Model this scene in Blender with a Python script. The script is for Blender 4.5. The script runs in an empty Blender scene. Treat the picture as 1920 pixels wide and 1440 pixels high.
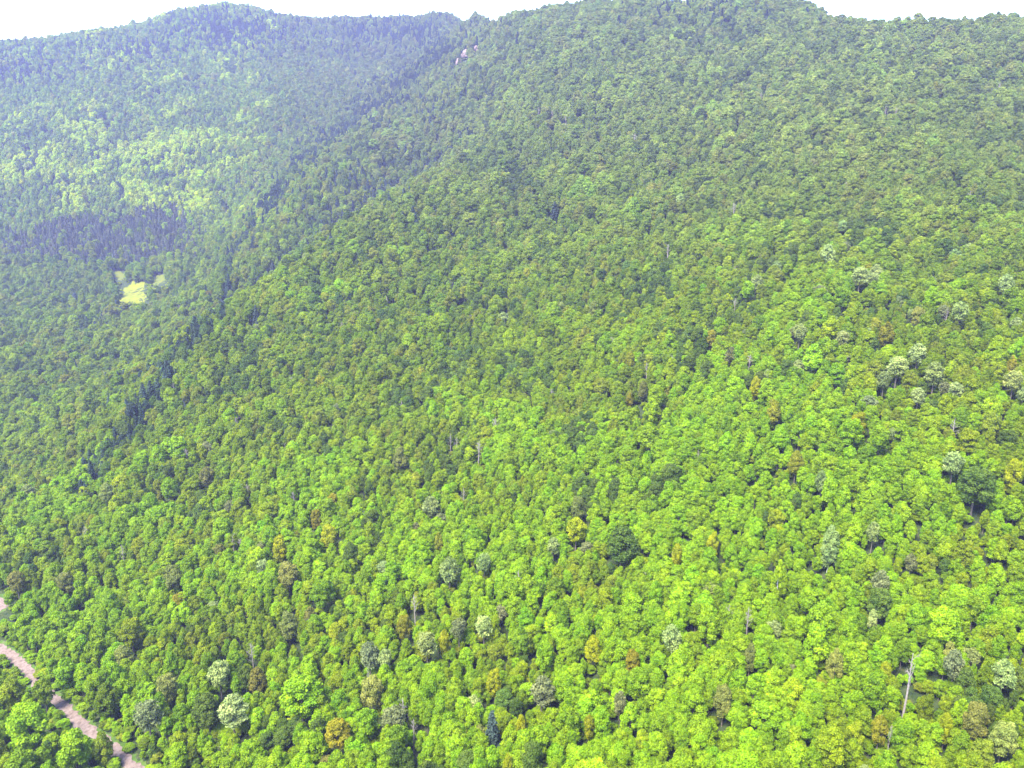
import bpy
import numpy as np, math
F=1423.0; P=math.radians(15.0)
K=1.5
def ray(px,py):
    u=(px-960)/F; v=(720-py)/F
    return u, math.cos(P)+v*math.sin(P), v*math.cos(P)-math.sin(P)
def pt(px,py,Y):
    x,y,z=ray(px,py); s=K*Y/y
    return (x*s,y*s,z*s)
CAN=[ # photo pixel of canopy, forward distance
(1700,1440,85),(1700,1200,112),(1700,1000,135),(1700,800,165),(1700,700,187),(1700,600,212),(1700,500,245),(1700,400,288),(1700,300,345),(1700,200,420),(1700,100,520),(1640,54,620),(1550,40,690),
(2100,1440,80),(2100,1000,125),(2100,700,172),(2100,400,265),(2100,200,390),(2100,70,540),
(1330,1440,90),(1330,1000,150),(1330,700,218),(1330,400,345),(1330,200,500),(1330,100,620),(1330,16,760),(1430,20,745),(1490,32,720),(1900,48,580),
(960,1440,95),(960,1200,130),(960,1000,165),(960,800,220),(960,700,255),(960,600,295),(960,500,345),(960,400,410),(960,300,490),(960,200,600),(960,100,730),(1050,22,850),(1200,24,810),
(600,1440,102),(600,1200,140),(600,1000,180),(600,800,240),(600,600,330),(600,520,375),
(300,1440,108),(300,1200,147),(300,1000,195),(300,850,240),(0,1080,182),(100,960,220),(200,860,255),(300,730,295),(420,590,350),
(0,1440,112),(0,1220,155),(-300,1440,112),(-300,1100,190),(-300,800,350),(-300,500,640),(-300,300,850),(-300,95,1100),
(100,800,330),(0,900,275),(0,990,222),(100,700,405),(250,640,470),(100,600,520),(250,545,610),(350,560,560),(100,480,690),(100,400,775),(100,300,860),(100,200,950),(100,130,1040),
(0,84,1100),(130,68,1130),(270,45,1180),(350,22,1220),(430,12,1250),(500,22,1255),(560,38,1260),(640,34,1290),(740,34,1260),(820,46,1240),(870,48,1200),(430,100,1120),(430,200,970),(430,300,860),(430,400,760),(700,100,1150),(620,160,1030),
(450,510,500),(560,400,580),(650,330,630),(760,230,720),(870,130,800),(960,34,900),(915,36,1010),
(500,530,388),(600,450,432),(700,395,477),(800,335,530),(900,265,590),
(430,480,600),(560,310,750),(700,210,890),(800,120,1050)]
XYZ=[(-150,440,-82),(-138,505,-60),(-113,550,-38),(-82,625,-7)]
XYZ+=[(0,0,-82),(300,0,-70),(-300,0,-100),(0,-300,-80),(700,-300,-50),(-900,-300,-100),(1600,600,150),(1600,-200,80),(-1600,0,-60),(-1600,900,100),(-1600,2300,60),(0,2300,60),(1600,2300,60),(1600,1400,60)]
XYZ=[(a*K,b*K,c*K) for a,b,c in XYZ]
def build(off=9.0):
    pts=[pt(*c) for c in CAN]
    extra=[]
    for (px,py,Y) in CAN:
        if py<50 or (px<=0 and py<100) or (px,py) in ((130,68),(2100,70),(1640,54)):
            x,y,z=pt(px,py,Y)
            extra.append((x*1.1,y*1.1,z-30*K)); extra.append((x*1.3,y*1.3,z-110*K))
    A=np.array(pts+extra+XYZ,float); A[:,2]-=off
    return A
S=100.0*K
def tps_fit(A,lam=0.02):
    X=A[:,:2]/S; n=len(X)
    r2=((X[:,None]-X[None])**2).sum(-1); K=0.5*r2*np.log(r2+1e-12)
    Pm=np.c_[np.ones(n),X]
    M=np.block([[K+lam*np.eye(n),Pm],[Pm.T,np.zeros((3,3))]])
    w=np.linalg.solve(M,np.r_[A[:,2],0,0,0])
    return X,w
def tps_eval(m,x,y):
    X,w=m; n=len(X); x=np.asarray(x,float).ravel()/S; y=np.asarray(y,float).ravel()/S
    out=np.empty(len(x))
    for i in range(0,len(x),20000):
        xx=x[i:i+20000]; yy=y[i:i+20000]
        r2=(xx[:,None]-X[:,0])**2+(yy[:,None]-X[:,1])**2
        out[i:i+20000]=(0.5*r2*np.log(r2+1e-12))@w[:n]+w[n]+w[n+1]*xx+w[n+2]*yy
    return out

import random
from mathutils import Matrix
sc = bpy.context.scene
col = sc.collection
rng = np.random.default_rng(11)
random.seed(5)

# ---------------------------------------------------------------- helpers
def sstep(a, b, x):
    t = np.clip((np.asarray(x, float) - a) / (b - a), 0, 1)
    return t * t * (3 - 2 * t)

class Noise:                      # smooth value noise on the ground plane
    def __init__(self, seed, cell):
        self.t = np.random.default_rng(seed).random((256, 256)); self.c = cell
    def __call__(self, x, y):
        x = np.asarray(x, float) / self.c + 500; y = np.asarray(y, float) / self.c + 500
        i = np.floor(x).astype(int); j = np.floor(y).astype(int)
        f = x - i; g = y - j
        f = f * f * (3 - 2 * f); g = g * g * (3 - 2 * g)
        T = self.t; a = T[i % 256, j % 256]; b = T[(i + 1) % 256, j % 256]
        c = T[i % 256, (j + 1) % 256]; d = T[(i + 1) % 256, (j + 1) % 256]
        return (a * (1 - f) + b * f) * (1 - g) + (c * (1 - f) + d * f) * g

n_a, n_b, n_c, n_d = Noise(1, 70), Noise(2, 28), Noise(3, 12), Noise(4, 130)
model = tps_fit(build())
CZ = 0.0                                       # the camera hovers at the origin

# coarse height table, read back bilinearly (the thin-plate sum is slow)
CELL = 10.0
GX = np.arange(-2460, 2461, CELL); GY = np.arange(-480, 3481, CELL)
gx, gy = np.meshgrid(GX, GY)
GZ = tps_eval(model, gx, gy).reshape(gx.shape)
GZ += (n_a(gx, gy) - .5) * 8 * sstep(200, 700, gy) + (n_b(gx, gy) - .5) * 3.0
GZ = np.maximum(GZ, -190.0)

def ground(x, y):
    fx = (np.asarray(x, float) - GX[0]) / CELL; fy = (np.asarray(y, float) - GY[0]) / CELL
    i = np.clip(np.floor(fx).astype(int), 0, len(GX) - 2); j = np.clip(np.floor(fy).astype(int), 0, len(GY) - 2)
    f = np.clip(fx - i, 0, 1); g = np.clip(fy - j, 0, 1)
    return (GZ[j, i] * (1 - f) + GZ[j, i + 1] * f) * (1 - g) + (GZ[j + 1, i] * (1 - f) + GZ[j + 1, i + 1] * f) * g

def project(x, y, z):             # world -> photo pixel (1920 x 1440) and depth along the lens axis
    x = np.asarray(x, float); y = np.asarray(y, float); z = np.asarray(z, float)
    d = y * math.cos(P) - z * math.sin(P)
    v = y * math.sin(P) + z * math.cos(P)
    dd = np.where(d > 1, d, 1e9)
    return 960 + F * x / dd, 720 - F * v / dd, d

YS = np.concatenate([np.arange(90, 600, 1.0), np.arange(600, 2550, 3.0)])
def hit(px, py, lift=0.0):        # where the ray through a pixel meets the ground raised by lift
    x, y, z = ray(px, py); t = YS / y
    k = np.where(ground(x * t, YS) + lift >= z * t)[0]
    Y = YS[k[0]] if len(k) else 1350.0
    return x * Y / y, Y

def mesh_obj(name, V, Fc, mat, parent=None, attrs=None, smooth=False):
    me = bpy.data.meshes.new(name)
    V = np.asarray(V, np.float32)
    if isinstance(Fc, np.ndarray):
        n, k = Fc.shape
        me.vertices.add(len(V)); me.vertices.foreach_set('co', V.ravel())
        me.loops.add(n * k); me.loops.foreach_set('vertex_index', Fc.astype(np.int32).ravel())
        me.polygons.add(n); me.polygons.foreach_set('loop_start', np.arange(0, n * k, k, dtype=np.int32))
        me.update(calc_edges=True)
    else:
        me.from_pydata(V.tolist(), [], Fc)
    if attrs:
        for a, (dom, val) in attrs.items():
            at = me.attributes.new(a, 'FLOAT', dom); at.data.foreach_set('value', np.asarray(val, np.float32))
    if smooth:
        me.polygons.foreach_set('use_smooth', np.ones(len(me.polygons), bool))
    if mat: me.materials.append(mat)
    o = bpy.data.objects.new(name, me); col.objects.link(o)
    if parent: o.parent = parent
    return o

class TM:                         # tubes and quads gathered into one mesh
    def __init__(s): s.v = []; s.f = []
    def tube(s, pts, rad, n=6):
        pts = np.asarray(pts, float); base = len(s.v)
        for i, p in enumerate(pts):
            d = pts[min(i + 1, len(pts) - 1)] - pts[max(i - 1, 0)]; d /= np.linalg.norm(d) + 1e-9
            a = np.cross(d, [0.3, 1, 0.2]); a /= np.linalg.norm(a) + 1e-9; b = np.cross(d, a)
            for k in range(n):
                t = 2 * math.pi * k / n
                s.v.append(p + rad[i] * (math.cos(t) * a + math.sin(t) * b))
        for i in range(len(pts) - 1):
            for k in range(n):
                s.f.append([base + i * n + k, base + i * n + (k + 1) % n, base + (i + 1) * n + (k + 1) % n, base + (i + 1) * n + k])
        s.f.append([base + k for k in range(n)][::-1]); s.f.append([base + (len(pts) - 1) * n + k for k in range(n)])

# ---------------------------------------------------------------- materials
def new_mat(name):
    m = bpy.data.materials.new(name); m.use_nodes = True
    nt = m.node_tree; nt.nodes.clear()
    out = nt.nodes.new('ShaderNodeOutputMaterial')
    return m, nt, out

def N(nt, t, **kw):
    n = nt.nodes.new(t)
    for k, v in kw.items():
        if k in ('operation', 'blend_type', 'data_type', 'attribute_type', 'attribute_name'): setattr(n, k, v)
        else: n.inputs[k].default_value = v
    return n

def leaf_material(name, trans=0.3):
    m, nt, out = new_mat(name); L = nt.links.new
    tint = N(nt, 'ShaderNodeAttribute', attribute_type='INSTANCER', attribute_name='tint')
    var = N(nt, 'ShaderNodeAttribute', attribute_type='GEOMETRY', attribute_name='shade_var')
    tex = nt.nodes.new('ShaderNodeTexCoord')
    noi = N(nt, 'ShaderNodeTexNoise', Scale=0.55, Detail=2.0)
    L(tex.outputs['Object'], noi.inputs['Vector'])
    add = N(nt, 'ShaderNodeMath', operation='MULTIPLY_ADD'); add.inputs[1].default_value = 0.8; add.inputs[2].default_value = -0.4
    L(noi.outputs['Fac'], add.inputs[0])
    a2 = N(nt, 'ShaderNodeMath', operation='ADD'); L(add.outputs[0], a2.inputs[0]); L(var.outputs['Fac'], a2.inputs[1])
    hs = N(nt, 'ShaderNodeHueSaturation'); L(tint.outputs['Color'], hs.inputs['Color']); L(a2.outputs[0], hs.inputs['Value'])
    h = N(nt, 'ShaderNodeMath', operation='MULTIPLY_ADD'); h.inputs[1].default_value = -0.045; h.inputs[2].default_value = 0.545
    L(a2.outputs[0], h.inputs[0]); L(h.outputs[0], hs.inputs['Hue'])
    d = N(nt, 'ShaderNodeBsdfDiffuse'); L(hs.outputs['Color'], d.inputs['Color'])
    t = N(nt, 'ShaderNodeBsdfTranslucent'); L(hs.outputs['Color'], t.inputs['Color'])
    mx = N(nt, 'ShaderNodeMixShader', Fac=trans); L(d.outputs[0], mx.inputs[1]); L(t.outputs[0], mx.inputs[2])
    g = N(nt, 'ShaderNodeBsdfGlossy', Roughness=0.5); g.inputs['Color'].default_value = (1, 1, 1, 1)
    m2 = N(nt, 'ShaderNodeMixShader', Fac=0.004); L(mx.outputs[0], m2.inputs[1]); L(g.outputs[0], m2.inputs[2])
    L(m2.outputs[0], out.inputs['Surface'])
    return m

def ramp_material(name, stops, scale, detail=6.0, rough=0.9, coord='Object', bump=0.0, extra=None):
    m, nt, out = new_mat(name); L = nt.links.new
    tex = nt.nodes.new('ShaderNodeTexCoord')
    noi = N(nt, 'ShaderNodeTexNoise', Scale=scale, Detail=detail, Roughness=0.65)
    L(tex.outputs[coord], noi.inputs['Vector'])
    r = nt.nodes.new('ShaderNodeValToRGB'); e = r.color_ramp.elements
    while len(e) < len(stops): e.new(0.5)
    for el, (p, c) in zip(e, stops): el.position = p; el.color = (*c, 1)
    L(noi.outputs['Fac'], r.inputs['Fac'])
    b = N(nt, 'ShaderNodeBsdfPrincipled', Roughness=rough); L(r.outputs['Color'], b.inputs['Base Color'])
    b.inputs['Specular IOR Level'].default_value = 0.2
    if bump:
        n2 = N(nt, 'ShaderNodeTexNoise', Scale=scale * 4, Detail=4.0); L(tex.outputs[coord], n2.inputs['Vector'])
        bp = N(nt, 'ShaderNodeBump', Strength=0.8, Distance=bump); L(n2.outputs['Fac'], bp.inputs['Height']); L(bp.outputs[0], b.inputs['Normal'])
    L(b.outputs[0], out.inputs['Surface'])
    return m

M_leaf = leaf_material('leaves', 0.34)
M_needle = leaf_material('needles', 0.12)
M_bark = ramp_material('grey_brown_bark', [(.3, (.06, .05, .04)), (.7, (.17, .15, .125))], 3.0)
M_white = ramp_material('pale_birch_bark', [(.30, (.20, .18, .16)), (.42, (.45, .44, .41)), (.8, (.56, .55, .52))], 1.6)
M_dead = ramp_material('bleached_dead_wood', [(.3, (.11, .095, .085)), (.7, (.26, .23, .21))], 2.0)
M_floor = ramp_material('forest_floor', [(.32, (.006, .014, .004)), (.5, (.020, .034, .006)), (.68, (.045, .048, .018))], .7, bump=.3)
M_track = ramp_material('bare_earth_track', [(.3, (.055, .04, .03)), (.43, (.105, .076, .062)), (.6, (.14, .105, .09)), (.8, (.185, .145, .125))], .8, bump=.08)
M_meadow = ramp_material('meadow_grass', [(.3, (.058, .086, .0001)), (.45, (.098, .112, .0001)), (.65, (.120, .124, .0001)), (.8, (.10, .09, .0008))], .12, bump=.2)
M_dry = ramp_material('dry_meadow_grass', [(.3, (.05, .075, .002)), (.7, (.085, .088, .003))], .2, bump=.2)
M_verge = ramp_material('verge_grass', [(.3, (.022, .045, .006)), (.55, (.045, .085, .008)), (.75, (.075, .07, .03))], .3, bump=.2)
M_rock = ramp_material('pinkish_granite', [(.3, (.06, .045, .04)), (.5, (.14, .10, .09)), (.75, (.22, .175, .16))], .5, bump=.3)

# ---------------------------------------------------------------- the ground
nv = GX.size
idx = np.arange(GZ.size).reshape(GZ.shape)
quads = np.stack([idx[:-1, :-1], idx[:-1, 1:], idx[1:, 1:], idx[1:, :-1]], -1).reshape(-1, 4)
hs_ = mesh_obj('hillside', np.stack([gx, gy, GZ], -1).reshape(-1, 3), quads, M_floor, smooth=True)
hs_['kind'] = 'structure'

# dirt track: pixels of its centre line put down on the ground
TRACK = [(-80, 1095), (-20, 1118), (8, 1134), (-12, 1152), (-60, 1178), (-30, 1203), (0, 1219), (25, 1234), (48, 1255), (70, 1284), (98, 1308), (124, 1330), (146, 1352), (168, 1372), (195, 1394), (216, 1412), (236, 1430), (262, 1452), (300, 1480), (360, 1510)]
tp = np.array([hit(*p) for p in TRACK])
def smooth_line(p, n=8):
    out = []
    q = np.vstack([2 * p[0] - p[1], p, 2 * p[-1] - p[-2]])
    for i in range(1, len(q) - 2):
        for t in np.arange(n) / n:
            out.append(.5 * (2 * q[i] + (q[i + 1] - q[i - 1]) * t + (2 * q[i - 1] - 5 * q[i] + 4 * q[i + 1] - q[i + 2]) * t * t + (3 * q[i] - q[i - 1] - 3 * q[i + 1] + q[i + 2]) * t ** 3))
    out.append(q[-2]); return np.array(out)
def strip(name, line, half, lift, mat, seed):
    r = np.random.default_rng(seed)
    d = np.gradient(line, axis=0); d /= np.linalg.norm(d, axis=1)[:, None] + 1e-9
    nrm = np.c_[-d[:, 1], d[:, 0]]
    hw = np.stack([half * (1 + .8 * (r.random(len(line)) - .5)) for _ in range(2)], 1)
    KK = 6; V = []; Fq = []
    for i in range(len(line)):
        for k in range(KK + 1):
            t = -hw[i, 0] + (hw[i, 0] + hw[i, 1]) * k / KK
            x, y = line[i] + nrm[i] * t
            V.append((x, y, float(ground(x, y)) + lift + .03 * (1 - abs(2 * k / KK - 1))))
    for i in range(len(line) - 1):
        for k in range(KK):
            a = i * (KK + 1) + k; Fq.append([a, a + 1, a + KK + 2, a + KK + 1])
    return mesh_obj(name, V, np.array(Fq), mat, smooth=True)
tl = smooth_line(tp)
o = strip('grass_verge', tl, 2.9, .05, M_verge, 3); o['kind'] = 'structure'
o = strip('dirt_track', tl, 1.6, .14, M_track, 4); o['kind'] = 'structure'

def patch(name, poly, mat, lift=.08, rough=.24, seed=0):       # a meadow laid on the ground inside a pixel outline
    r = np.random.default_rng(seed)
    P2 = np.array([hit(*p) for p in poly]); c = P2.mean(0)
    m = 40; tt = np.linspace(0, len(P2), m, endpoint=False)
    ring = np.array([P2[int(t) % len(P2)] * (1 - t % 1) + P2[(int(t) + 1) % len(P2)] * (t % 1) for t in tt])
    ring = c + (ring - c) * (1 + rough * (r.random(m)[:, None] - .5) * 2)
    V = []; Fq = []; R = 8
    for j in range(R + 1):
        for p in ring:
            x, y = c + (p - c) * max(j / R, 1e-3); V.append((x, y, float(ground(x, y)) + lift))
    for j in range(R):
        for k in range(m):
            Fq.append([j * m + k, j * m + (k + 1) % m, (j + 1) * m + (k + 1) % m, (j + 1) * m + k])
    o = mesh_obj(name, V, np.array(Fq), mat, smooth=True); o['kind'] = 'structure'
    return P2
MEADOWS = [([(220, 560), (236, 542), (252, 530), (268, 526), (275, 548), (272, 566), (250, 570), (230, 568)], M_meadow),
           ([(212, 522), (217, 506), (226, 508), (236, 520), (228, 526)], M_dry),
           ([(284, 532), (292, 518), (311, 514), (309, 530), (294, 538)], M_dry)]
open_px = []
for i, (poly, mt) in enumerate(MEADOWS):
    patch('meadow', poly, mt, seed=i); a = np.array(poly, float)
    open_px.append((a.mean(0), np.abs(a - a.mean(0)).max(0)))

# ---------------------------------------------------------------- tree meshes (every tree drawn 14 m tall, crown 3.5 m in radius, then scaled)
def leaf_quads(pos, nrm, size, r, elong=1.5):
    n = len(pos)
    nrm = nrm / (np.linalg.norm(nrm, axis=1)[:, None] + 1e-9)
    a = np.cross(nrm, r.normal(size=(n, 3))); a /= np.linalg.norm(a, axis=1)[:, None] + 1e-9
    b = np.cross(nrm, a)
    s = size * (.65 + .7 * r.random(n))[:, None]
    a = a * s * elong * .5; b = b * s * .5
    bend = nrm * s * .18
    V = np.stack([pos - a - bend, pos - b * 1.05 + bend * .4, pos + a - bend, pos + b * 1.05 + bend * .4], 1).reshape(-1, 3)
    return V, np.arange(4 * n).reshape(n, 4)

def broad_crown(seed, rz=3.9, lobes=22, leaf=.31, per=330, feather=False, taper=0.0, lobe_r=(.26, .44)):
    r = np.random.default_rng(seed); R = 3.3; cz = 13.6 - rz
    C = []; 
    for i in range(lobes):                     # lobes spread over a lopsided dome
        t = (i + .5) / lobes; z = 1 - 1.85 * t + r.normal() * .07
        z = max(-.9, min(1, z)); a = i * 2.39996 + r.normal() * .35
        q = math.sqrt(max(0, 1 - z * z)) * (1 - taper * max(z, 0)) * (.72 + .38 * r.random())
        C.append((R * .78 * q * math.cos(a), R * .78 * q * math.sin(a), cz + rz * .80 * z * (.85 + .25 * r.random())))
    C.append((0, 0, cz + .2 * rz)); C = np.array(C)
    lr = R * (lobe_r[0] + (lobe_r[1] - lobe_r[0]) * r.random(len(C))); lr[-1] = R * .55
    pos = []; nr = []; var = []
    for k in range(len(C)):
        n = int(per * (lr[k] / (R * .36)) ** 2)
        d = r.normal(size=(n, 3)); d /= np.linalg.norm(d, axis=1)[:, None]
        d[:, 2] = np.where(d[:, 2] < -.35, -d[:, 2], d[:, 2])
        rad = lr[k] * (.55 + .5 * r.random(n) ** .5)
        bump = 1 + .16 * np.sin(d[:, 0] * 7 + k) * np.sin(d[:, 1] * 6 + 2 * k) + .1 * np.sin(d[:, 2] * 9 + k)
        if feather: rad *= .9 + .5 * r.random(n)
        p = C[k] + d * (rad * bump)[:, None] * np.array([1, 1, .92])
        keep = np.ones(n, bool)
        for j in range(len(C)):
            if j != k: keep &= np.linalg.norm(p - C[j], axis=1) > lr[j] * .62
        up = d + np.array([0, 0, .35]) + r.normal(size=(n, 3)) * (.75 if not feather else .9)
        lv = .84 + .34 * r.random()
        pos.append(p[keep]); nr.append(up[keep]); var.append(lv + .36 * (r.random(keep.sum()) - .5))
    pos = np.concatenate(pos); nr = np.concatenate(nr); var = np.concatenate(var)
    V, Fq = leaf_quads(pos, nr, leaf, r, 1.5 if not feather else 2.3)
    return V, Fq, var

def conifer_crown(seed, R=2.5):
    r = np.random.default_rng(seed); pos = []; nr = []; var = []
    zs = np.linspace(2.2, 13.6, 19)
    for i, z in enumerate(zs):
        rr = R * (1 - (z - 2.2) / 12.2) ** .8 * (.85 + .3 * r.random()) + .12
        nb = max(5, int(4 + rr * 3.6)); off = r.random() * 6
        for b in range(nb):
            a = off + 2 * math.pi * b / nb + r.normal() * .15; L = rr * (.75 + .4 * r.random()); n = max(3, int(L * 7))
            t = (np.arange(n) + .6) / n
            p = np.c_[np.cos(a) * L * t, np.sin(a) * L * t, z - .42 * L * t ** 1.5 + .12 * r.normal(size=n)]
            p[:, :2] += r.normal(size=(n, 2)) * .13
            pos.append(p); nr.append(np.c_[np.cos(a) * .5 * np.ones(n), np.sin(a) * .5 * np.ones(n), np.ones(n)] + r.normal(size=(n, 3)) * .45)
            var.append(np.full(n, .8 + .35 * r.random()))
    pos = np.concatenate(pos); nr = np.concatenate(nr); var = np.concatenate(var)
    V, Fq = leaf_quads(pos, nr, .62, r, 1.7)
    return V, Fq, var

def trunk_mesh(seed, tm=None, top=11.5, r0=.26, limbs=8, lean=.5):
    r = np.random.default_rng(seed); tm = tm or TM()
    k = 7; t = np.linspace(0, 1, k)
    w = np.cumsum(r.normal(size=(k, 2)) * .12, axis=0) * lean; w[0] = 0
    pts = np.c_[w[:, 0], w[:, 1], -.5 + (top + .5) * t]
    tm.tube(pts, r0 * (1.15 - .85 * t), 7)
    for i in range(limbs):
        z = top * (.42 + .52 * i / limbs); a = i * 2.4 + r.random(); L = (2.6 - 1.5 * i / limbs) * (.8 + .4 * r.random())
        bx = np.interp(z, pts[:, 2], pts[:, 0]); by = np.interp(z, pts[:, 2], pts[:, 1]); s = np.linspace(0, 1, 4)
        q = np.c_[bx + math.cos(a) * L * s, by + math.sin(a) * L * s, z + L * (.55 * s + .25 * s * s)]
        tm.tube(q, r0 * .42 * (1 - .8 * s), 5)
    return np.array(tm.v), tm.f

def dead_branches(seed, top=13.0, n=16, spread=2.8):
    r = np.random.default_rng(seed); tm = TM()
    def grow(p, d, L, rad, lev):
        s = np.linspace(0, 1, 4); bend = r.normal(size=3) * .22 * L
        q = p + np.outer(s, d * L) + np.outer(s * s, bend) + np.outer(s * s, [0, 0, .18 * L])
        tm.tube(q, rad * (1 - .7 * s), 4)
        if lev < 2:
            for c in range(3 if lev == 0 else 2):
                t = .35 + .5 * r.random(); k = p + d * L * t + bend * t * t
                nd = d + r.normal(size=3) * .65; nd /= np.linalg.norm(nd); grow(k, nd, L * .55, rad * .5, lev + 1)
    for i in range(n):
        z = top * (.56 + .42 * i / n); a = i * 2.4 + r.random(); d = np.array([math.cos(a), math.sin(a), .5 + .6 * i / n]); d /= np.linalg.norm(d)
        grow(np.array([0, 0, z]), d, spread * (1.0 - .55 * i / n) * (.55 + .6 * r.random()), .085, 0)
    return np.array(tm.v), tm.f

def as_mesh(name, V, Fq, mat, var=None):
    o = mesh_obj(name, V, Fq if isinstance(Fq, np.ndarray) else [list(f) for f in Fq], mat, attrs={'shade_var': ('FACE', var)} if var is not None else None)
    me = o.data; bpy.data.objects.remove(o); return me

CROWN = []            # (mesh, family)
for i, (rz, lb, tap) in enumerate([(5.2, 32, 0), (5.6, 34, .1), (6.0, 36, .15), (6.3, 36, .3), (5.0, 30, 0), (5.7, 40, .1), (6.4, 36, .45), (5.4, 38, 0), (5.9, 32, .25), (5.6, 34, 0)]):
    CROWN.append(as_mesh('broadleaf_crown', *broad_crown(100 + i, rz, lb, taper=tap)[:2], M_leaf, broad_crown(100 + i, rz, lb, taper=tap)[2]))
NB = len(CROWN)
for i, (rz, lb) in enumerate([(4.2, 34), (4.8, 38), (4.5, 32)]):
    a = broad_crown(200 + i, rz, lb, leaf=.36, per=150, feather=True, lobe_r=(.2, .34)); CROWN.append(as_mesh('feathery_crown', a[0], a[1], M_leaf, a[2]))
NS = len(CROWN)
for i in range(3):
    a = conifer_crown(300 + i, 2.3 + .3 * i); CROWN.append(as_mesh('conifer_crown', a[0], a[1], M_needle, a[2]))
NC = len(CROWN)
TRUNK = [as_mesh('trunk', *trunk_mesh(400 + i), M_bark) for i in range(3)]
BIRCH = [as_mesh('birch_trunk', *trunk_mesh(420 + i, top=12.6, r0=.30, limbs=6, lean=1.1), M_white) for i in range(2)]
SNAG = [as_mesh('dead_trunk', *trunk_mesh(440 + i, top=13.4, r0=.32, limbs=2, lean=.8), M_dead) for i in range(3)]
TWIG = [as_mesh('dead_branches', *dead_branches(460 + i, n=8 + 2 * i), M_dead) for i in range(3)]

# ---------------------------------------------------------------- which tree stands where
# leaf colours
LIME, YGREEN, GREEN, BLUEG, OLIVE = (.142, .245, .0008), (.146, .212, .0008), (.114, .178, .003), (.066, .110, .012), (.142, .178, .008)
SUNNY_LIME = (.215, .290, .001)  # light yellow-green with far-left sunlight put into the leaf colour
SILVER, CREAM, YELLOW, ORANGE, TAN, RUST, GREY = (.185, .240, .066), (.235, .285, .085), (.205, .228, .001), (.182, .180, .009), (.148, .172, .032), (.130, .132, .024), (.142, .168, .062)
SPRUCE, HAZY_PINE, FIR = (.045, .066, .052), (.075, .090, .058), (.030, .052, .032)  # haze put into the pine grey and spruce blue; fir darkened for the gully
CW = {LIME: 'bright lime', YGREEN: 'yellow-green', GREEN: 'mid green', BLUEG: 'dark bluish green', OLIVE: 'dull olive', SUNNY_LIME: 'light yellow-green'}
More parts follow.
